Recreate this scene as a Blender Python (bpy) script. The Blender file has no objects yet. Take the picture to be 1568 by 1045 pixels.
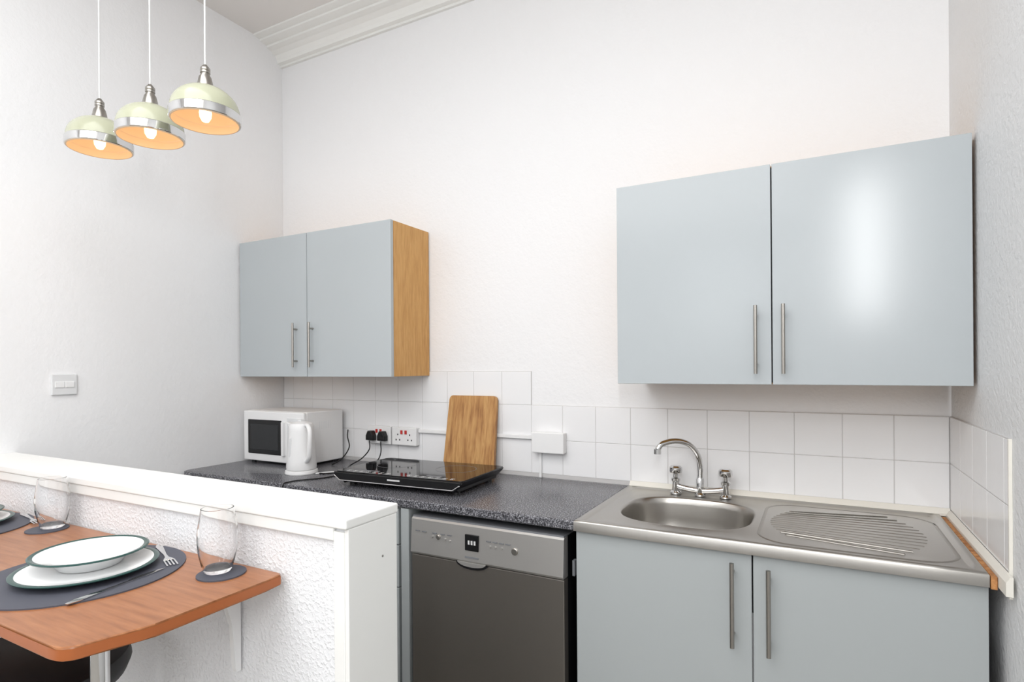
import bpy, bmesh, math
from mathutils import Vector, Matrix
H=1.388
C=bpy.context
# ------------------------------------------------------------------ materials
def lin(c):
    return tuple(((x/255)/12.92 if x/255<=.04045 else (((x/255)+.055)/1.055)**2.4) for x in c)+(1,)
def mat(name,rgb,rough=.5,metal=0,spec=.5,coat=0,emis=None,estr=0,trans=0,ior=1.45):
    m=bpy.data.materials.new(name); m.use_nodes=True
    b=m.node_tree.nodes['Principled BSDF']
    b.inputs['Base Color'].default_value=lin(rgb)
    b.inputs['Roughness'].default_value=rough
    b.inputs['Metallic'].default_value=metal
    b.inputs['Specular IOR Level'].default_value=spec
    b.inputs['Coat Weight'].default_value=coat
    b.inputs['Transmission Weight'].default_value=trans
    b.inputs['IOR'].default_value=ior
    if emis:
        b.inputs['Emission Color'].default_value=lin(emis); b.inputs['Emission Strength'].default_value=estr
    return m
def nodes(m): return m.node_tree.nodes, m.node_tree.links, m.node_tree.nodes['Principled BSDF']
def add_noise(m,scale,stretch=(1,1,1),detail=3,rough=.6,rot=(0,0,0)):
    n,l,b=nodes(m)
    tc=n.new('ShaderNodeTexCoord'); mp=n.new('ShaderNodeMapping'); mp.inputs['Scale'].default_value=stretch
    mp.inputs['Rotation'].default_value=rot
    t=n.new('ShaderNodeTexNoise'); t.inputs['Scale'].default_value=scale; t.inputs['Detail'].default_value=detail; t.inputs['Roughness'].default_value=rough
    l.new(tc.outputs['Object'],mp.inputs[0]); l.new(mp.outputs[0],t.inputs['Vector'])
    return t
def add_bump(m,out,strength,dist):
    n,l,b=nodes(m); bp=n.new('ShaderNodeBump'); bp.inputs['Strength'].default_value=strength; bp.inputs['Distance'].default_value=dist
    l.new(out,bp.inputs['Height']); l.new(bp.outputs[0],b.inputs['Normal'])
def add_ramp(m,out,stops,sock='Base Color'):
    n,l,b=nodes(m); r=n.new('ShaderNodeValToRGB'); e=r.color_ramp.elements
    e[0].position=stops[0][0]; e[0].color=lin(stops[0][1]); e[1].position=stops[-1][0]; e[1].color=lin(stops[-1][1])
    for p,c in stops[1:-1]:
        x=e.new(p); x.color=lin(c)
    l.new(out,r.inputs[0]); l.new(r.outputs[0],b.inputs[sock]); return r
M={}
M['wall']=mat('wall_paint',(241,241,242),.6,spec=.3); t=add_noise(M['wall'],48,detail=3); add_bump(M['wall'],t.outputs[0],.4,.0045)
M['wallR']=mat('wall_paint_woodchip',(231,232,233),.55,spec=.35); t=add_noise(M['wallR'],65,detail=4); add_bump(M['wallR'],t.outputs[0],.65,.006)
M['low']=mat('woodchip_paint',(242,243,245),.5,spec=.4); t=add_noise(M['low'],110,detail=4,rough=.5)
r=M['low'].node_tree.nodes.new('ShaderNodeValToRGB'); r.color_ramp.elements[0].position=.46; r.color_ramp.elements[1].position=.72
M['low'].node_tree.links.new(t.outputs[0],r.inputs[0]); add_bump(M['low'],r.outputs[0],.5,.0042)
M['ceil']=mat('ceiling_paint',(234,231,228),.8)
M['gloss_white']=mat('white_gloss_paint',(242,242,239),.35); t=add_noise(M['gloss_white'],14); add_bump(M['gloss_white'],t.outputs[0],.15,.003)
M['floor']=mat('floor_vinyl',(160,156,150),.5); t=add_noise(M['floor'],6,(1,8,1)); add_ramp(M['floor'],t.outputs[0],[(.3,(142,138,132)),(.7,(172,168,160))])
M['cab']=mat('grey_laminate',(181,187,190),.2,spec=.5); t=add_noise(M['cab'],2.5,detail=1); add_bump(M['cab'],t.outputs[0],.03,.003)
M['cabb']=mat('grey_laminate_base',(171,176,177),.3,spec=.45)
M['beech']=mat('beech_veneer',(205,155,90),.45); t=add_noise(M['beech'],14,(6,6,.7),4); add_ramp(M['beech'],t.outputs[0],[(.3,(192,142,80)),(.5,(205,156,92)),(.72,(216,168,106))])
M['dark']=mat('dark_gap',(24,24,26),.7)
M['steel']=mat('brushed_steel',(178,175,170),.3,1); t=add_noise(M['steel'],40,(1,14,14),3); add_bump(M['steel'],t.outputs[0],.06,.001)
M['steel2']=mat('pressed_steel',(168,165,160),.38,1)
M['chrome']=mat('chrome',(215,215,215),.08,1)
M['nickel']=mat('satin_nickel',(165,161,155),.3,1)
M['tile']=mat('glazed_tile',(240,240,241),.16,spec=.5); t=add_noise(M['tile'],7); add_bump(M['tile'],t.outputs[0],.12,.004)
M['grout']=mat('grout',(203,201,200),.9)
M['sealant']=mat('sealant_trim',(234,231,222),.5)
m=mat('speckled_laminate',(70,70,76),.26); M['top']=m; n,l,b=nodes(m)
tc=n.new('ShaderNodeTexCoord'); v=n.new('ShaderNodeTexNoise'); v.inputs['Scale'].default_value=210; v.inputs['Detail'].default_value=2.5
l.new(tc.outputs['Object'],v.inputs['Vector']); add_ramp(m,v.outputs[0],[(.36,(46,46,49)),(.48,(84,84,89)),(.58,(118,118,124)),(.69,(174,174,178))])
M['table']=mat('cherry_veneer',(150,98,62),.28); t=add_noise(M['table'],9,(.8,9,9),5); add_ramp(M['table'],t.outputs[0],[(.25,(134,82,48)),(.5,(156,100,62)),(.75,(170,115,75))])
M['tedge']=mat('cherry_edge',(166,94,50),.35)
M['bamboo']=mat('bamboo',(190,140,80),.45); t=add_noise(M['bamboo'],9,(5,5,.6),3)
add_ramp(M['bamboo'],t.outputs[0],[(.3,(138,92,52)),(.45,(176,128,76)),(.6,(198,154,98)),(.75,(168,116,64))])
M['chip']=mat('chipboard',(190,130,78),.7); t=add_noise(M['chip'],60); add_ramp(M['chip'],t.outputs[0],[(.35,(150,96,54)),(.65,(206,150,96))])
M['dw_panel']=mat('dishwasher_silver',(190,188,185),.35,.7)
M['dw_door']=mat('dishwasher_inox',(126,121,115),.36,.75); t=add_noise(M['dw_door'],60,(14,1,1),2); add_bump(M['dw_door'],t.outputs[0],.04,.001)
M['black']=mat('black_plastic',(18,18,20),.35)
M['blackglass']=mat('black_glass',(12,12,14),.05,spec=.6)
M['window']=mat('microwave_window',(40,42,44),.15)
M['white']=mat('white_plastic',(238,238,238),.3)
M['offwhite']=mat('white_plastic_matt',(224,225,226),.45)
M['line']=mat('panel_line',(120,122,126),.5)
M['red']=mat('red_rocker',(190,50,45),.4)
M['icon']=mat('icon_print',(215,215,215),.5)
M['cream']=mat('sage_cream_enamel',(184,186,162),.22,coat=.3)
M['shade_in']=mat('shade_inner',(230,204,174),.5)
M['bulb']=mat('bulb_glow',(255,225,180),.3,emis=(255,214,146),estr=5)
M['china']=mat('white_china',(240,241,241),.12)
M['green']=mat('green_rim',(34,72,68),.2)
M['slate']=mat('placemat_slate',(78,80,90),.6)
M['seat']=mat('black_leatherette',(20,20,22),.45)
M['glass']=mat('clear_glass',(255,255,255),0,trans=1,ior=1.45)
M['pvc']=mat('white_cable',(225,225,225),.4)
M['winframe']=mat('window_frame_paint',(240,240,240),.4)
# ------------------------------------------------------------------ geometry helpers
def group(name,loc=(0,0,0),rz=0):
    e=bpy.data.objects.new(name,None); C.collection.objects.link(e); e.location=loc; e.rotation_euler=(0,0,rz); e.empty_display_size=.05
    return e
def finish(name,bm,mats,parent=None,smooth=True,ang=35):
    bmesh.ops.recalc_face_normals(bm,faces=bm.faces)
    me=bpy.data.meshes.new(name); bm.to_mesh(me); bm.free()
    if not isinstance(mats,(list,tuple)): mats=[mats]
    for q in mats: me.materials.append(q)
    if smooth:
        me.polygons.foreach_set('use_smooth',[True]*len(me.polygons)); me.set_sharp_from_angle(angle=math.radians(ang))
    o=bpy.data.objects.new(name,me); C.collection.objects.link(o)
    if parent: o.parent=parent
    return o
def bbox(bm,x0,x1,y0,y1,z0,z1,bev=0,seg=2,mi=0):
    r=bmesh.ops.create_cube(bm,size=1); vs=r['verts']
    for v in vs:
        v.co=Vector(((x0+x1)/2+v.co.x*(x1-x0),(y0+y1)/2+v.co.y*(y1-y0),(z0+z1)/2+v.co.z*(z1-z0)))
    fs=set(f for v in vs for f in v.link_faces)
    for f in fs: f.material_index=mi
    if bev:
        es=list(set(e for v in vs for e in v.link_edges))
        bmesh.ops.bevel(bm,geom=es,offset=bev,segments=seg,affect='EDGES',profile=.5,material=-1)
def box(name,x0,x1,y0,y1,z0,z1,m,bev=0,parent=None,seg=2):
    bm=bmesh.new(); bbox(bm,x0,x1,y0,y1,z0,z1,bev,seg); return finish(name,bm,m,parent,smooth=False)
def lathe(name,prof,m,parent=None,seg=48,loc=(0,0,0),mfun=None,rot=None):
    bm=bmesh.new(); rings=[]
    for r,z in prof:
        if r<1e-6: rings.append([bm.verts.new((0,0,z))])
        else: rings.append([bm.verts.new((r*math.cos(2*math.pi*i/seg),r*math.sin(2*math.pi*i/seg),z)) for i in range(seg)])
    for k in range(len(rings)-1):
        a,b=rings[k],rings[k+1]
        for i in range(seg):
            j=(i+1)%seg
            if len(a)==1 and len(b)==1: continue
            if len(a)==1: f=bm.faces.new((a[0],b[i],b[j]))
            elif len(b)==1: f=bm.faces.new((a[i],a[j],b[0]))
            else: f=bm.faces.new((a[i],a[j],b[j],b[i]))
            if mfun: f.material_index=mfun(k)
    if rot: bmesh.ops.transform(bm,matrix=rot,verts=bm.verts)
    bmesh.ops.translate(bm,vec=loc,verts=bm.verts)
    return finish(name,bm,m,parent)
def cr(pts,n=8):
    P=[Vector(p) for p in pts]; out=[]
    if len(P)<3: return P
    Q=[P[0]*2-P[1]]+P+[P[-1]*2-P[-2]]
    for i in range(1,len(Q)-2):
        for k in range(n):
            t=k/n; a,b,c,d=Q[i-1:i+3]
            out.append(.5*((2*b)+(c-a)*t+(2*a-5*b+4*c-d)*t*t+(3*b-a-3*c+d)*t**3))
    out.append(P[-1]); return out
def tube(name,pts,r,m,parent=None,seg=12,n=8,smoothpath=True,flat=1):
    P=cr(pts,n) if smoothpath else [Vector(p) for p in pts]
    bm=bmesh.new(); rings=[]; up=None
    for i,p in enumerate(P):
        tg=(P[min(i+1,len(P)-1)]-P[max(i-1,0)]).normalized()
        if up is None:
            up=Vector((0,0,1)) if abs(tg.z)<.9 else Vector((0,1,0))
        s=tg.cross(up).normalized(); up=s.cross(tg).normalized()
        rings.append([bm.verts.new(p+s*math.cos(2*math.pi*k/seg)*r+up*math.sin(2*math.pi*k/seg)*r*flat) for k in range(seg)])
    for a,b in zip(rings,rings[1:]):
        for k in range(seg): bm.faces.new((a[k],a[(k+1)%seg],b[(k+1)%seg],b[k]))
    bm.faces.new(rings[0]); bm.faces.new(rings[-1])
    return finish(name,bm,m,parent)
def extrude_poly(name,pts,axis,a0,a1,m,parent=None,bev=0,smooth=True,seg=2):
    bm=bmesh.new()
    def mk(p,a):
        return {'z':(p[0],p[1],a),'x':(a,p[0],p[1]),'y':(p[0],a,p[1])}[axis]
    A=[bm.verts.new(mk(p,a0)) for p in pts]; B=[bm.verts.new(mk(p,a1)) for p in pts]
    fa=bm.faces.new(A); fb=bm.faces.new(B); k=len(pts)
    for i in range(k): bm.faces.new((A[i],A[(i+1)%k],B[(i+1)%k],B[i]))
    if bev:
        es=list(fa.edges)+list(fb.edges)
        bmesh.ops.bevel(bm,geom=es,offset=bev,segments=seg,affect='EDGES',profile=.5)
    return finish(name,bm,m,parent,smooth,ang=19)
def rrect(x0,x1,y0,y1,r,n=6):
    out=[]
    for cx,cy,a in ((x1-r,y1-r,0),(x0+r,y1-r,90),(x0+r,y0+r,180),(x1-r,y0+r,270)):
        for k in range(n+1):
            t=math.radians(a+90*k/n); out.append((cx+r*math.cos(t),cy+r*math.sin(t)))
    return out
# ------------------------------------------------------------------ room shell
XL,XR,YB,ZC,YF=-2.70,.387,2.30,3.218,-3.0
box('floor',XL-.1,XR+.1,YF-.1,YB+.1,-.08,0,M['floor'])
box('ceiling',XL-.1,XR+.1,YF-.1,YB+.1,ZC,ZC+.08,M['ceil'])
box('wall_back',XL-.1,XR+.1,YB,YB+.1,0,ZC,M['wall'])
box('wall_left',XL-.1,XL,YF,YB,0,ZC,M['wall'])
box('wall_right',XR,XR+.1,YF,YB,0,ZC,M['wallR'])
g=group('wall_front')
wx0,wx1,wz0,wz1=-1.42,-.42,1.6,2.72
box('pier_left',XL,wx0,YF-.1,YF,0,ZC,M['wall'],parent=g)
box('pier_right',wx1,XR,YF-.1,YF,0,ZC,M['wall'],parent=g)
box('sill_wall',wx0,wx1,YF-.1,YF,0,wz0,M['wall'],parent=g)
box('lintel',wx0,wx1,YF-.1,YF,wz1,ZC,M['wall'],parent=g)
g=group('assumed_window_1')  # unseen rear window, assumed; opening set by the faint patch reflected in the doors
for nm,a in (('frame_l',(wx0,wx0+.05,wz0,wz1)),('frame_r',(wx1-.05,wx1,wz0,wz1)),('frame_b',(wx0+.05,wx1-.05,wz0,wz0+.05)),('frame_t',(wx0+.05,wx1-.05,wz1-.05,wz1)),('frame_m',(wx0+.05,wx1-.05,(wz0+wz1)/2-.02,(wz0+wz1)/2+.02))):
    box(nm,a[0],a[1],YF-.08,YF-.03,a[2],a[3],M['winframe'],parent=g)
zc=3.112
prof=[(YB,zc),(YB-.014,zc),(YB-.014,zc+.012),(YB-.034,zc+.016),(YB-.038,zc+.034),(YB-.05,zc+.052),(YB-.075,zc+.066),
 (YB-.105,zc+.072),(YB-.107,zc+.082),(YB-.15,zc+.088),(YB-.152,zc+.096),(YB-.19,zc+.099),(YB-.192,ZC),(YB,ZC)]
extrude_poly('trim_1',prof,'x',XL,XR,M['gloss_white'],smooth=False)
# ------------------------------------------------------------------ tiles
g=group('tile_splashback')
bm=bmesh.new(); gt=.002; ZT=[.917,1.067,1.218,1.368]
xe=-1.132; XT=XL+.002
x=XR-.006; edges=[x]
while x>XT: x-=.15; edges.append(max(x,XT))
for i in range(len(edges)-1):
    xa,xb=edges[i+1],edges[i]
    for r in range(3):
        if r==2 and xb>xe+.03: continue
        if xb-xa<.02: continue
        bbox(bm,xa+gt/2,xb-gt/2,YB-.006,YB-.001,ZT[r]+gt/2,ZT[r+1]-gt/2,.0012,1)
finish('tiles_back',bm,M['tile'],g,smooth=False)
box('grout_back',XT,XR-.006,YB-.0045,YB-.0003,.90,1.219,M['grout'],parent=g)
box('grout_back_upper',XT,edges[[i for i,e in enumerate(edges) if e<=xe+.03][0]],YB-.0045,YB-.0003,1.219,1.369,M['grout'],parent=g)
g=group('tiled_upstand')
bm=bmesh.new()
ys=[YB-.007]
for s in (.15,.15,.15,.15,.035): ys.append(ys[-1]-s)
for i in range(5):
    for r in range(2): bbox(bm,XR-.006,XR-.001,ys[i+1]+gt/2,ys[i]-gt/2,ZT[r]+gt/2,ZT[r+1]-gt/2,.0012,1)
finish('tiles_side',bm,M['tile'],g,smooth=False)
box('grout_side',XR-.0045,XR-.0003,ys[-1],YB-.007,.86,1.219,M['grout'],parent=g)
box('side_edge_strip',XR-.007,XR-.0003,ys[-1]-.006,ys[-1],.86,1.219,M['sealant'],parent=g)
# ------------------------------------------------------------------ worktop + base units
YW=1.689
g=group('kitchen_worktop')
pts=[(XL+.002,YB-.008),(XL+.002,YW+.03)]+[(XL+.032-.03*math.cos(math.radians(a)),YW+.03-.03*math.sin(math.radians(a))) for a in (20,45,70,90)]+[(-.678,YW),(-.678,YB-.008)]
extrude_poly('worktop_slab',pts,'z',.868,.90,M['top'],g,bev=.007,seg=4)
g=group('base_cabinet')
YD=1.70
box('carcass',XL+.01,-1.385,YD+.02,YB-.01,.10,.862,M['offwhite'],parent=g)
for i,(xa,xb) in enumerate(((XL+.012,-2.27),(-2.266,-1.83),(-1.826,-1.387))):
    for j,(za,zb) in enumerate(((.12,.56),(.564,.72),(.724,.858))): box('front_%d_%d'%(i,j),xa,xb,YD,YD+.018,za,zb,M['cabb'],.0015,g)
box('end_panel',-1.372,-1.336,YD-.004,YB-.01,.0,.864,M['cabb'],.001,g)
box('plinth',XL+.01,-1.39,YD+.05,YD+.066,0,.1,M['cabb'],parent=g)
g=group('sink_base_cabinet')
box('carcass',-.67,.352,YD+.02,YB-.01,.1,.70,M['offwhite'],parent=g)
box('side_l',-.672,-.656,YD+.019,YB-.01,.0,.866,M['offwhite'],parent=g)
box('side_r',.336,.352,YD+.019,YB-.01,.0,.866,M['offwhite'],parent=g)
box('rail',-.656,.336,YD+.019,YD+.03,.70,.866,M['dark'],parent=g)
box('door_left',-.674,-.159,YD,YD+.018,.11,.866,M['cabb'],.0015,g)
box('door_right',-.155,.354,YD,YD+.018,.11,.866,M['cabb'],.0015,g)
box('plinth',-.65,.34,YD+.05,YD+.066,0,.1,M['cabb'],parent=g)
def bar_handle(name,x,y,z0,z1,parent,r=.006,off=.03):
    tube(name,[(x,y-off,z0),(x,y-off,z1)],r,M['nickel'],parent,smoothpath=False,seg=16)
    for k,z in enumerate((z0+.03,z1-.03)): tube(name+'_post%d'%k,[(x,y-off,z),(x,y,z)],r*.8,M['nickel'],parent,smoothpath=False)
bar_handle('handle_left',-.207,YD,.612,.845,g); bar_handle('handle_right',-.115,YD,.606,.839,g)
# ------------------------------------------------------------------ dishwasher
g=group('dishwasher')
dx0,dx1=-1.322,-.715
box('body',dx0+.004,dx1-.004,YD+.03,YB-.04,.03,.835,M['black'],parent=g)
box('door',dx0,dx1,YD-.004,YD+.03,.12,.703,M['dw_door'],.003,g)
box('seam',dx0+.003,dx1-.003,YD,YD+.03,.70,.712,M['black'],parent=g)
extrude_poly('control_panel',[(YD+.03,.706),(YD-.006,.706),(YD-.012,.714),(YD-.004,.832),(YD+.002,.838),(YD+.03,.838)],'x',dx0,dx1,M['dw_panel'],g,bev=.0015)
box('top_lid',dx0+.002,dx1-.002,YD+.002,YD+.3,.838,.844,M['line'],parent=g)
box('kick',dx0+.01,dx1-.01,YD+.04,YD+.055,0,.115,M['black'],parent=g)
box('display',-1.085,-1.030,YD-.0125,YD-.005,.750,.806,M['blackglass'],.001,g)
for k in range(3): box('display_digit_%d'%k,-1.072+k*.012,-1.065+k*.012,YD-.0135,YD-.010,.772,.786,M['icon'],parent=g)
extrude_poly('pull_recess',[(-1.125,.7075)]+[(-1.06+.065*math.cos(math.radians(a)),.7075+.024*math.sin(math.radians(a))) for a in range(195,346,15)]+[(-.995,.7075)],'y',YD-.009,YD-.003,M['black'],g)
extrude_poly('pull_lip',[(-1.118,.709)]+[(-1.06+.058*math.cos(math.radians(a)),.709+.016*math.sin(math.radians(a))) for a in range(195,346,15)]+[(-1.002,.709)],'y',YD-.0125,YD-.006,M['dw_panel'],g,bev=.001)
Rx=Matrix.Rotation(math.radians(90),4,'X')
for nm,x,z,r in (('button_start',-1.20,.780,.0085),('button_a',-1.225,.778,.004),('button_b',-1.17,.776,.004),('button_c',-1.15,.772,.004),('dial',-.89,.772,.012),('button_d',-.965,.775,.004),('button_e',-.94,.775,.004),('button_f',-.985,.775,.004)):
    lathe(nm,[(0,.0),(r,.0),(r,.009),(r*.8,.011),(0,.011)],M['dw_panel'] if r<.008 else M['nickel'],g,20,(x,YD-.003,z),rot=Rx)
for i,x in enumerate((-1.30,-1.27,-1.225,-1.19,-1.16,-1.0,-.975,-.95,-.925)):
    box('label_%d'%i,x,x+.018,YD-.0108,YD-.0080,.790,.793,M['line'],parent=g)
box('brand_label',-1.085,-1.03,YD-.0128,YD-.009,.724,.730,M['line'],parent=g)
box('side_gap_shade',-.690,-.676,YD+.12,YB-.02,.0,.86,M['dark'],parent=g)  # dark sheet whose colour stands in for shade inside the gap
box('hinge_cover',-.700,-.692,YD+.03,YD+.05,.71,.76,M['line'],parent=g)
# ------------------------------------------------------------------ sink
g=group('kitchen_sink')
sx0,sx1,sy0,sy1=-.676,.352,1.682,2.288; zs=.905
bcx,bcy,bw,bd=-.385,1.972,.205,.192
cang=[math.atan2(yy-bcy,xx-bcx) for xx in (sx0,sx1) for yy in (sy0,sy1)]
angs=sorted([2*math.pi*i/88-math.pi for i in range(88)]+cang)
def rectpt(a,o):
    dx,dy=math.cos(a),math.sin(a); t=1e9
    if dx>1e-9: t=min(t,(sx1-bcx)/dx)
    if dx<-1e-9: t=min(t,(sx0-bcx)/dx)
    if dy>1e-9: t=min(t,(sy1-bcy)/dy)
    if dy<-1e-9: t=min(t,(sy0-bcy)/dy)
    x,y=bcx+dx*t,bcy+dy*t
    return min(max(x,sx0+o),sx1-o),min(max(y,sy0+o),sy1-o)
def bowlpt(a,s,add=0):
    e=2.9; c,sn=abs(math.cos(a)),abs(math.sin(a))
    A,B=bw*s+add,bd*s+add
    r=((c/A)**e+(sn/B)**e)**(-1/e); return bcx+r*math.cos(a),bcy+r*math.sin(a)
loops=[]
for o,z in ((0,zs-.034),(0,zs-.006),(.003,zs-.001),(.008,zs),(.018,zs),(.026,zs-.005),(.032,zs-.006)): loops.append([(*rectpt(a,o),z) for a in angs])
for s,add,z in ((1,.014,zs-.006),(1,.009,zs-.0045),(1,.004,zs-.0055),(1,0,zs-.010),(.985,0,zs-.03),(.96,0,zs-.08),(.93,0,zs-.125),(.87,0,zs-.15),(.76,0,zs-.16),(.4,0,zs-.163),(.16,0,zs-.165)): loops.append([(*bowlpt(a,s,add),z) for a in angs])
bm=bmesh.new(); L=[[bm.verts.new(p) for p in lp] for lp in loops]; N=len(angs)
for a,b in zip(L,L[1:]):
    for i in range(N): bm.faces.new((a[i],a[(i+1)%N],b[(i+1)%N],b[i]))
bm.faces.new(L[-1]); bmesh.ops.remove_doubles(bm,verts=bm.verts,dist=1e-5)
finish('sink_top',bm,M['steel'],g,ang=50)
lathe('drain',[(0,.0),(.012,.0),(.03,.002),(.036,.003),(.038,0)],M['chrome'],g,32,(bcx,bcy,zs-.1645))
for k in range(13):
    f=(k-6)/6
    ya=1.975+f*.150; yb=1.975+f*.205
    xa=-.125+.045*f*f; xb=.270-.07*f*f
    tube('ridge_%d'%k,[(xa,ya,zs-.0068),(xa+.015,ya+(yb-ya)*.04,zs-.0060),((xa+xb)/2,(ya+yb)/2,zs-.0060),(xb-.015,ya+(yb-ya)*.96,zs-.0060),(xb,yb,zs-.0068)],.0038,M['steel2'],g,seg=12,n=5,flat=.42)
bp=[(p[0],p[1],zs-.0062) for p in rrect(-.150,.318,1.732,2.22,.09,6)]; bp.append(bp[0]); bp.append(bp[1])
tube('drainer_bead',bp,.005,M['steel2'],g,seg=10,smoothpath=False,flat=.3)
g=group('kitchen_mixer_tap'); tx,ty=-.385,2.228; zt=zs-.004
tube('bridge',[(tx-.09,ty,zt+.030),(tx-.05,ty,zt+.022),(tx,ty,zt+.018),(tx+.05,ty,zt+.022),(tx+.09,ty,zt+.030)],.012,M['chrome'],g,seg=16)
for k,s in enumerate((-1,1)):
    lathe('valve_%d'%k,[(0,0),(.021,0),(.021,.006),(.014,.012),(.013,.045),(.017,.05),(.017,.058),(.010,.062),(.010,.075),(.023,.08),(.025,.088),(.024,.10),(.018,.106),(0,.108)],M['chrome'],g,24,(tx+s*.09,ty,zt))
lathe('centre_body',[(0,0),(.02,0),(.02,.006),(.014,.012),(.0145,.06),(.011,.068),(0,.068)],M['chrome'],g,24,(tx,ty,zt))
tube('spout',[(tx,ty,zt+.05),(tx,ty,zt+.11),(tx-.008,ty-.008,zt+.155),(tx-.035,ty-.035,zt+.195),(tx-.075,ty-.07,zt+.209),(tx-.115,ty-.105,zt+.20),(tx-.13,ty-.118,zt+.180)],.0105,M['chrome'],g,seg=18)
lathe('spout_tip',[(0,0),(.013,0),(.013,.018),(0,.018)],M['chrome'],g,20,(tx-.13,ty-.119,zt+.164))
extrude_poly('trim_2',[(YB-.007,.899),(YB-.007,.922),(YB-.012,.922),(YB-.026,.908),(YB-.026,.899)],'x',-.67,XR-.007,M['sealant'])
extrude_poly('trim_3',[(XR-.007,.875),(XR-.007,.918),(XR-.012,.918),(XR-.02,.905),(XR-.02,.875)],'y',1.62,YB-.027,M['sealant'])
box('worktop_end_strip',.354,XR-.021,1.68,YB-.03,.868,.898,M['chip'],.001)
# ------------------------------------------------------------------ wall cabinets
def wallcab(x0,x1,x2,yf,z0,z1,hx,hz,side):
    g=group('wall_cabinet')
    box('carcass',x0+.002,x2-.0,yf+.02,YB-.007,z0+.001,z1-.001,side,.001,g)
    box('hanging_rail',x0+.01,x2-.01,YB-.007,YB-.0005,z1-.1,z1-.06,M['offwhite'],parent=g)
    box('shadow_gap',x0+.006,x2-.006,yf+.017,yf+.021,z0+.006,z1-.006,M['dark'],parent=g)
    box('door_left',x0,x1-.0018,yf,yf+.018,z0,z1,M['cab'],.0012,g)
    box('door_right',x1+.0018,x2,yf,yf+.018,z0,z1,M['cab'],.0012,g)
    bar_handle('handle_left',hx[0],yf,hz[0],hz[1],g,.0055,.028); bar_handle('handle_right',hx[1],yf,hz[0],hz[1],g,.0055,.028)
wallcab(-.613,-.119,.377,1.949,1.328,2.013,(-.164,-.086),(1.362,1.575),M['beech'])
wallcab(-2.69,-2.196,-1.672,2.008,1.348,2.053,(-2.265,-2.155),(1.395,1.612),M['beech'])
# ------------------------------------------------------------------ low wall
g=group('wall_partition')
px,py0,py1,pz=-.852,.885,1.040,1.077
box('core',XL,px-.012,py0+.006,py1-.004,0,pz-.02,M['low'],parent=g)
box('cap',XL,px+.0,py0-.008,py1+.004,pz-.022,pz,M['gloss_white'],.004,g,seg=3)
box('cap_lip',XL,px-.04,py0-.004,py0+.006,pz-.05,pz-.022,M['gloss_white'],.003,g)
box('end_board',px-.012,px-.001,py0,py1,0,pz-.022,M['gloss_white'],.002,g)
box('corner_strip',px-.042,px-.012,py0-.001,py0+.006,0,pz-.03,M['gloss_white'],.002,g)
lathe('screw',[(0,0),(.003,0),(.002,.001),(0,.001)],M['nickel'],g,12,(px-.001,.99,.97),rot=Matrix.Rotation(math.radians(90),4,'Y'))
# ------------------------------------------------------------------ breakfast table
g=group('breakfast_table'); zt=.938
tp=[(XL+.01,.877),(XL+.01,.473),(-1.115,.473)]+[(-1.098+.035*math.sin(math.radians(a)),.508-.035*math.cos(math.radians(a))) for a in (10,30,50,70)]+[(-1.056,.535),(-1.040,.575),(-1.036,.60),(-1.034,.83),(-1.036,.868),(-1.046,.877)]
extrude_poly('table_top',tp,'z',zt-.024,zt,M['table'],g,bev=.004)
bm=bmesh.new()
k=len(tp)
def off(p,o):
    return (p[0]+(o if p[0]>-2.5 else 0)*(1 if p[0]>-1.06 else .3), p[1]+(-o if p[1]<.52 else 0))
A=[bm.verts.new((*off(p,.0015),zt-.021)) for p in tp]; B=[bm.verts.new((*off(p,.0015),zt-.003)) for p in tp]
for i in range(1,k-1): bm.faces.new((A[i],A[i+1],B[i+1],B[i]))
finish('edge_band',bm,M['tedge'],g)
def leg(x,nm):
    lathe(nm,[(0,0),(.045,0),(.045,.006),(.017,.012),(.017,.86),(.017,.895),(.035,.9),(.035,.913),(0,.913)],M['chrome'],g,28,(x,.612,0))
leg(-1.242,'leg_1'); leg(-2.3,'leg_2')
for bi,bx in enumerate((-1.195,-2.1)):
    extrude_poly('bracket_%d'%bi,[(.884,.913),(.62,.913),(.62,.905),(.80,.892),(.845,.86),(.862,.80),(.868,.70),(.872,.685),(.884,.685)],'x',bx-.007,bx+.007,M['white'],g,bev=.001)
# ------------------------------------------------------------------ bar stool
g=group('bar_stool',(-1.555,.615,0))
lathe('seat',[(0,.67),(.16,.67),(.19,.685),(.2,.71),(.195,.735),(.17,.75),(0,.745)],M['seat'],g,48)
lathe('post',[(0,.02),(.03,.02),(.028,.35),(.02,.36),(.02,.665),(.06,.67),(0,.671)],M['chrome'],g,28)
lathe('base',[(0,0),(.19,0),(.19,.006),(.12,.018),(.03,.035),(0,.035)],M['chrome'],g,48)
tube('footring',[(.14*math.cos(math.radians(a)),.14*math.sin(math.radians(a)),.28) for a in range(0,375,15)],.009,M['chrome'],g,smoothpath=False)
tube('footring_arm',[(0,.02,.28),(0,.14,.28)],.009,M['chrome'],g,smoothpath=False)
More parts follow.
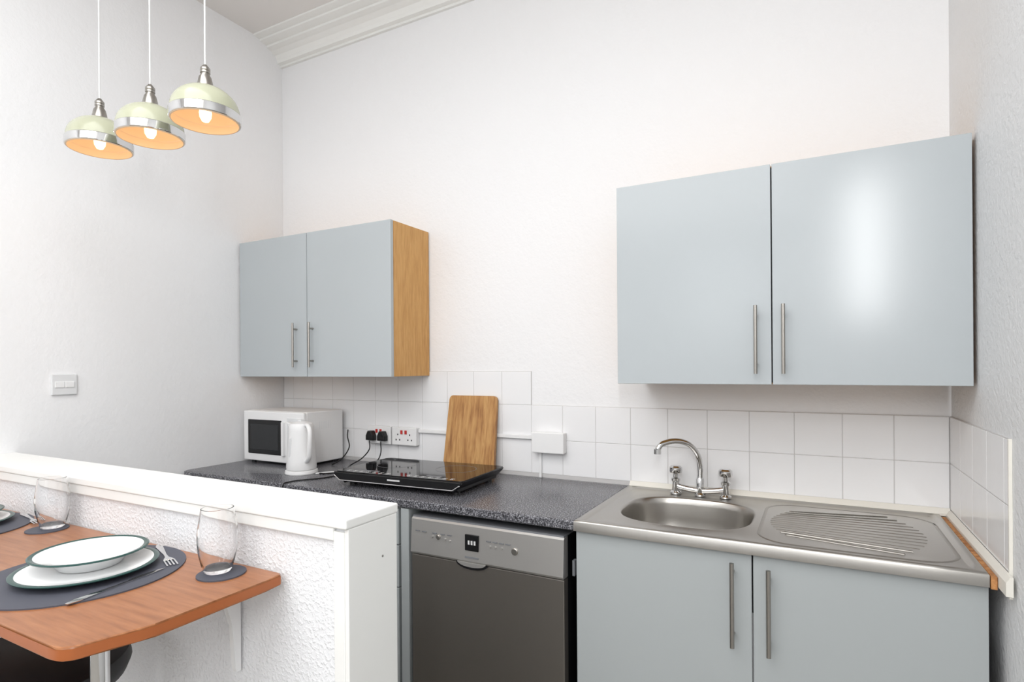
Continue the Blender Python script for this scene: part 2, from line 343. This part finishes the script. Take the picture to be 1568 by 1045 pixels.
# ------------------------------------------------------------------ tableware
def rim_plate(name,x,y,z,R,h,deep):
    g=group(name,(x,y,z))
    w=R*.62
    if deep: prof=[(0,.0),(w*.85,0),(w*.9,.003),(w*1.05,h*.55),(R*.86,h*.86),(R,h-.001),(R+.001,h+.001),(R-.002,h+.0026),(R-.010,h+.0012),(R*.86,h*.9+.001),(w*1.05,h*.6+.002),(w*.85,.006),(0,.005)]
    else: prof=[(0,.0),(w*.85,0),(w*.9,.003),(w*1.15,h*.45),(R*.9,h*.85),(R,h-.001),(R+.001,h+.001),(R-.002,h+.0022),(R-.010,h+.0012),(R*.86,h*.85+.001),(w*1.15,h*.45+.003),(w*.9,.006),(0,.005)]
    lathe('dish',prof,[M['china'],M['green']],g,72,mfun=lambda k:1 if k in(5,6,7) else 0)
def round_mat(name,x,y,z,R):
    pts=[(x+R*math.cos(t),y+R*math.sin(t)) for t in [2*math.pi*i/64 for i in range(64)]]
    return extrude_poly(name,pts,'z',z,z+.003,M['slate'],None,bev=.0008)
def tumbler(x,y,z,s=1):
    g=group('water_glass',(x,y,z))
    o=[(0,0),(.026,0),(.029,.003),(.034,.02),(.040,.05),(.0415,.075),(.040,.10),(.036,.125),(.0335,.14)]
    i=[(.0315,.1405),(.034,.125),(.038,.10),(.0395,.075),(.038,.05),(.032,.022),(.026,.009),(0,.007)]
    lathe('glass_body',[(r*s,h*s) for r,h in o+i],M['glass'],g,56)
zt=.938
round_mat('placemat',-1.43,.676,zt,.195)
round_mat('placemat',-2.17,.676,zt,.195)
rim_plate('dinner_plate',-1.43,.682,zt+.003,.135,.014,False)
rim_plate('pasta_bowl',-1.455,.700,zt+.0095,.112,.032,True)
rim_plate('dinner_plate',-2.19,.70,zt+.003,.135,.014,False)
rim_plate('pasta_bowl',-2.19,.70,zt+.0095,.112,.032,True)
round_mat('coaster',-1.155,.812,zt,.05)
round_mat('coaster',-1.92,.815,zt,.05)
tumbler(-1.172,.815,zt+.003); tumbler(-1.925,.83,zt+.003)
def cutlery(kind,x,y,z,ang,pitch=0):
    g=group(kind,(x,y,z),ang)
    hp=[(0,.0035),(.02,.008),(.06,.0055),(.10,.003),(.125,.003)]
    up=[(a,b) for a,b in hp]
    if kind=='dinner_knife': up+=[(.13,.008),(.16,.0095),(.19,.007),(.207,.0)]; dn=[(a,-b if a<.128 else -.004) for a,b in hp+[(.16,0)]]
    else: up+=[(.135,.008),(.15,.012)]; dn=[(a,-b) for a,b in up]
    pts=up+dn[::-1]
    seen=[]
    for p in pts:
        if not seen or (abs(p[0]-seen[-1][0])+abs(p[1]-seen[-1][1])>1e-4): seen.append(p)
    extrude_poly('blank',seen,'z',0,.0022,M['chrome'],g,bev=.0006)
    if kind=='dinner_fork':
        for k in range(4): box('tine_%d'%k,.149,.195,-.012+k*.0068,-.0085+k*.0068,.0002,.0022,M['chrome'],.0004,g)
cutlery('dinner_knife',-1.262,.565,zt+.0035,math.radians(98))
cutlery('dinner_fork',-1.475,.862,zt+.004,math.radians(-22))
cutlery('dinner_fork',-2.19,.862,zt+.004,math.radians(-10))
# ------------------------------------------------------------------ appliances on worktop
g=group('microwave',(-2.655,2.0,.90))
W,Dp,Hh=.44,.265,.272
box('case',0,W,.018,Dp,.012,Hh,M['white'],.006,g,seg=3)
box('front_frame',0,W,0,.02,.014,Hh-.002,M['white'],.005,g)
box('door_glass',.035,.285,-.003,.006,.05,Hh-.045,M['black'],.004,g)
box('door_mesh',.055,.265,-.004,.0,.072,Hh-.068,M['window'],.002,g)
box('control_panel',.325,W-.012,-.003,.006,.03,Hh-.03,M['offwhite'],.003,g)
for k,z in enumerate((.19,.095)): lathe('dial_%d'%k,[(0,0),(.024,0),(.022,.016),(0,.017)],M['white'],g,28,(.378,-.002,z),rot=Rx)
box('door_handle',.298,.312,-.018,.004,.05,Hh-.05,M['white'],.004,g)
for k in range(7): box('side_vent_%d'%k,W-.0005,W+.0004,.10+k*.012,.103+k*.012,.18,.22,M['offwhite'],parent=g)
for k,(a,b) in enumerate(((.03,.04),(W-.03,.04),(.03,Dp-.04),(W-.03,Dp-.04))): lathe('foot_%d'%k,[(0,0),(.012,0),(.012,.013),(0,.013)],M['black'],g,16,(a,b,0))
g=group('electric_kettle',(-2.125,1.905,.90))
lathe('power_base',[(0,0),(.072,0),(.074,.004),(.072,.016),(.06,.02),(0,.02)],M['white'],g,40)
lathe('jug',[(0,.021),(.066,.021),(.068,.03),(.066,.06),(.060,.14),(.056,.20),(.055,.222),(.050,.232),(.03,.240),(.01,.243),(0,.243)],M['white'],g,48)
tube('handle',[(.045,-.015,.225),(.075,-.03,.228),(.098,-.04,.205),(.10,-.042,.15),(.088,-.036,.085),(.06,-.025,.06)],.011,M['white'],g,seg=14,flat=.8)
extrude_poly('spout',[(-.048,.195),(-.082,.236),(-.048,.232)],'y',-.018,.018,M['white'],g,bev=.003)
box('water_gauge',-.012,.002,-.064,-.054,.07,.17,M['offwhite'],.003,g)
box('lid_button',-.012,.012,-.012,.012,.24,.249,M['offwhite'],.003,g)
g=group('induction_hob',(-1.482,1.965,.90),math.radians(3))
w,d=.305,.185
extrude_poly('body',[(-d+.03,.012),(-d-.004,.040),(-d+.004,.052),(-d+.03,.056),(d-.01,.058),(d,.05),(d-.02,.012)],'x',-w+.03,w-.03,M['black'],g,bev=.003)
extrude_poly('glass_top',rrect(-w,w,-d+.004,d,.018),'z',.055,.0615,M['blackglass'],g,bev=.002)
extrude_poly('front_lip',[(-w+.002,.050),(-w+.035,.026),(w-.035,.026),(w-.002,.050),(w-.002,.058),(-w+.002,.058)],'y',-d-.006,-d+.012,M['black'],g,bev=.003)
tube('silver_trim',[(-w+.006,-d-.007,.046),(-w+.036,-d-.0075,.0265),(w-.036,-d-.0075,.0265),(w-.006,-d-.007,.046)],.0024,M['chrome'],g,smoothpath=False)
box('front_badge',-.03,.03,-d-.0068,-d-.005,.041,.047,M['icon'],parent=g)
for s in (-1,1):
    extrude_poly('side_wing%d'%(s+1),[(s*(w-.045),.012),(s*(w-.04),.055),(s*w,.056),(s*(w-.01),.044)],'y',-d+.01,d-.005,M['black'],g,bev=.001)
    lathe('zone%d'%(s+1),[(.084,.0),(.084,.0004),(.086,.0004),(.086,.0)],M['line'],g,56,(s*.15,.04,.0614))
    for k in range(7):
        bx=s*.15-.10+k*.033; lathe('icon_%d_%d'%(s+1,k),[(.0045,0),(.0045,.0005),(.0065,.0005),(.0065,0)],M['icon'],g,16,(bx,-d+.024,.0614))
        box('icon_text_%d_%d'%(s+1,k),bx-.008,bx+.008,-d+.035,-d+.038,.0612,.0618,M['icon'],parent=g)
    box('readout%d'%(s+1),s*.15-.035,s*.15+.035,-d+.046,-d+.062,.0612,.0618,M['line'],parent=g)
for k,(a,b) in enumerate(((-.25,-.13),(.25,-.13),(-.25,.14),(.25,.14))): lathe('foot_%d'%k,[(0,0),(.016,0),(.014,.014),(0,.014)],M['black'],g,20,(a,b,0))
g=group('chopping_board',(-1.41,2.218,.9005)); g.rotation_euler=(math.radians(-9),0,0)
bp=rrect(-.137,.137,0,.36,.018)
bp=[(x*(1-.06*z/.36)-.002*z/.36,z) for x,z in bp]
extrude_poly('board',bp,'y',0,.016,M['bamboo'],g,bev=.003)
def socket(name,x0,z0,plugs):
    g=group(name,(x0,YB-.0065,z0)); 
    box('back_box',.0,.150,-.020,.0,0,.088,M['white'],.003,g)
    box('plate',-.001,.151,-.030,-.018,-.001,.089,M['white'],.004,g)
    for k,cx in enumerate((.038,.112)):
        box('rocker_%d'%k,cx+(.018 if k==0 else -.03),cx+(.030 if k==0 else -.018),-.034,-.029,.055,.074,M['red'],.001,g)
        for j,(a,b) in enumerate(((0,.052),(-.011,.026),(.011,.026))): box('pin_%d_%d'%(k,j),cx+a-.003,cx+a+.003,-.0306,-.0295,b-.004,b+.004,M['black'],parent=g)
        if plugs: extrude_poly('plug_%d'%k,[(cx-.024,.018),(cx+.024,.018),(cx+.024,.042),(cx+.012,.066),(cx-.012,.066),(cx-.024,.042)],'y',-.062,-.0305,M['black'],g,bev=.005)
    return g
socket('double_socket',-2.045,1.003,True); socket('double_socket',-1.885,1.003,False)
g=group('junction_box',(-1.10,YB-.0065,1.015))
box('back_box',0,.15,-.03,0,0,.088,M['white'],.003,g); box('plate',-.001,.151,-.04,-.028,-.001,.089,M['white'],.004,g)
box('trunking',-1.732,-1.103,YB-.022,YB-.0066,1.068,1.084,M['white'],.002)
box('trunking',-1.078,-1.066,YB-.018,YB-.0066,.901,1.012,M['white'],.002)
g=group('light_switch',(XL,1.205,1.33))
box('plate',0,.010,-.045,.045,-.042,.042,M['offwhite'],.003,g)
for k in range(2): box('rocker_%d'%k,.009,.0135,-.034+k*.035,-.002+k*.035,-.012,.012,M['white'],.0015,g)
g=group('power_cable')
cz=.9035
tube('cable_1',[(-2.007,2.235,1.02),(-2.0,2.225,.975),(-2.03,2.20,.93),(-2.05,2.14,cz),(-2.0,2.08,cz),(-1.96,2.0,cz),(-2.0,1.93,cz),(-2.05,1.92,cz)],.003,M['black'],g)
tube('cable_2',[(-1.933,2.235,1.02),(-1.925,2.225,.96),(-1.93,2.19,.92),(-1.95,2.10,cz),(-1.93,1.98,cz),(-1.92,1.86,cz),(-1.98,1.76,cz),(-1.99,1.715,cz),(-1.99,1.686,.90),(-1.99,1.682,.87)],.003,M['black'],g)
tube('cable_3',[(-2.20,2.285,1.06),(-2.17,2.25,1.03),(-2.13,2.22,.98),(-2.13,2.17,.93),(-2.15,2.12,cz)],.003,M['black'],g)
tube('cable_4',[(-2.04,1.91,cz),(-1.98,1.96,cz+.003),(-1.90,1.98,cz+.003),(-1.82,2.05,cz)],.0035,M['pvc'],g)
# ------------------------------------------------------------------ pendants
def pendant(x,y,z):
    g=group('pendant_light',(x,y,z))
    R=.1; prof=[(R-.003,.0),(R,.0),(R+.0015,.002),(R+.0015,.026),(R,.028)]
    for a in range(0,91,9):
        t=math.radians(a); rr=(R-.001)*math.cos(t)
        if rr<.02: break
        prof.append((rr,.029+.081*math.sin(t)))
    prof.append((.018,.110)); n=len(prof)
    inner=[(r-.003,h-.002) for r,h in prof[::-1] if r>.015][1:]
    allp=prof+inner
    lathe('shade',allp,[M['cream'],M['chrome'],M['shade_in']],g,64,mfun=lambda k:1 if k<4 else (0 if k<n-1 else 2))
    lathe('neck',[(0,.106),(.023,.106),(.0235,.112),(.021,.125),(.018,.138),(.013,.146),(.0125,.150),(.0145,.151),(.0145,.157),(.0125,.158),(.0145,.160),(.0145,.166),(.0125,.168),(.010,.172),(.005,.178),(0,.178)],M['nickel'],g,32)
    tube('cord',[(0,0,.175),(0,0,ZC-z-.02)],.0028,M['pvc'],g,smoothpath=False)
    lathe('ceiling_rose',[(0,ZC-z-.03),(.03,ZC-z-.028),(.05,ZC-z-.008),(.05,ZC-z-.0005),(0,ZC-z-.0005)],M['white'],g,32)
    lathe('lamp_holder',[(0,.07),(.016,.07),(.016,.106),(0,.106)],M['white'],g,24)
    lathe('bulb',[(0,-.002),(.010,.002),(.0165,.014),(.018,.028),(.014,.048),(.010,.07),(0,.07)],M['bulb'],g,28)
    l=bpy.data.lights.new('bulb_light','POINT'); l.energy=.13; l.color=(1,.83,.64); l.shadow_soft_size=.012
    o=bpy.data.objects.new('bulb_light',l); C.collection.objects.link(o); o.parent=g; o.location=(0,0,-.022)
for x,y,z in ((-2.222,1.107,2.166),(-1.942,1.120,2.155),(-1.675,1.134,2.159)): pendant(x,y,z)
# ------------------------------------------------------------------ lights
def area(name,loc,rot,sx,sy,e,col=(1,1,1)):
    l=bpy.data.lights.new(name,'AREA'); l.shape='RECTANGLE'; l.size=sx; l.size_y=sy; l.energy=e; l.color=col
    o=bpy.data.objects.new(name,l); C.collection.objects.link(o); o.location=loc; o.rotation_euler=rot
area('assumed_window_daylight',((wx0+wx1)/2,YF-.02,(wz0+wz1)/2),(math.radians(90),0,0),.9,1.02,8,(.96,.985,1))  # assumed daylight, an area emitter set in the unseen window opening
area('added_ceiling_fill',(-1.0,-.5,3.19),(0,0,0),2.2,2.6,64,(.99,.995,1))  # added overhead fill for general brightness, not an actual fitting
area('added_ceiling_fill_rear',(-1.2,-2.2,3.19),(math.radians(25),0,0),2.2,1.0,26,(.99,.995,1))  # second added fill, further back, no fixture behind it
area('assumed_streak_light',(.355,-1.2,2.28),(math.radians(90),0,math.radians(12)),.12,1.05,24,(1,1,1))  # assumed source without a fitting, sized and placed for the vertical door highlight
w=bpy.data.worlds.new('World'); C.scene.world=w; w.use_nodes=True
w.node_tree.nodes['Background'].inputs[0].default_value=(.93,.96,1,1); w.node_tree.nodes['Background'].inputs[1].default_value=1.0
# ------------------------------------------------------------------ camera
cd=bpy.data.cameras.new('camera'); cam=bpy.data.objects.new('camera',cd); C.collection.objects.link(cam)
cd.sensor_width=36; cd.lens=877.7/1568*36; cd.shift_y=40/1568; cd.clip_start=.02
cam.matrix_world=Matrix.Translation((0,0,H))@Matrix.Rotation(.487,4,'Z')@Matrix.Rotation(math.pi/2,4,'X')@Matrix.Rotation(-.007,4,'Z')
C.scene.camera=cam
C.scene.view_settings.view_transform='Standard'; C.scene.view_settings.exposure=0
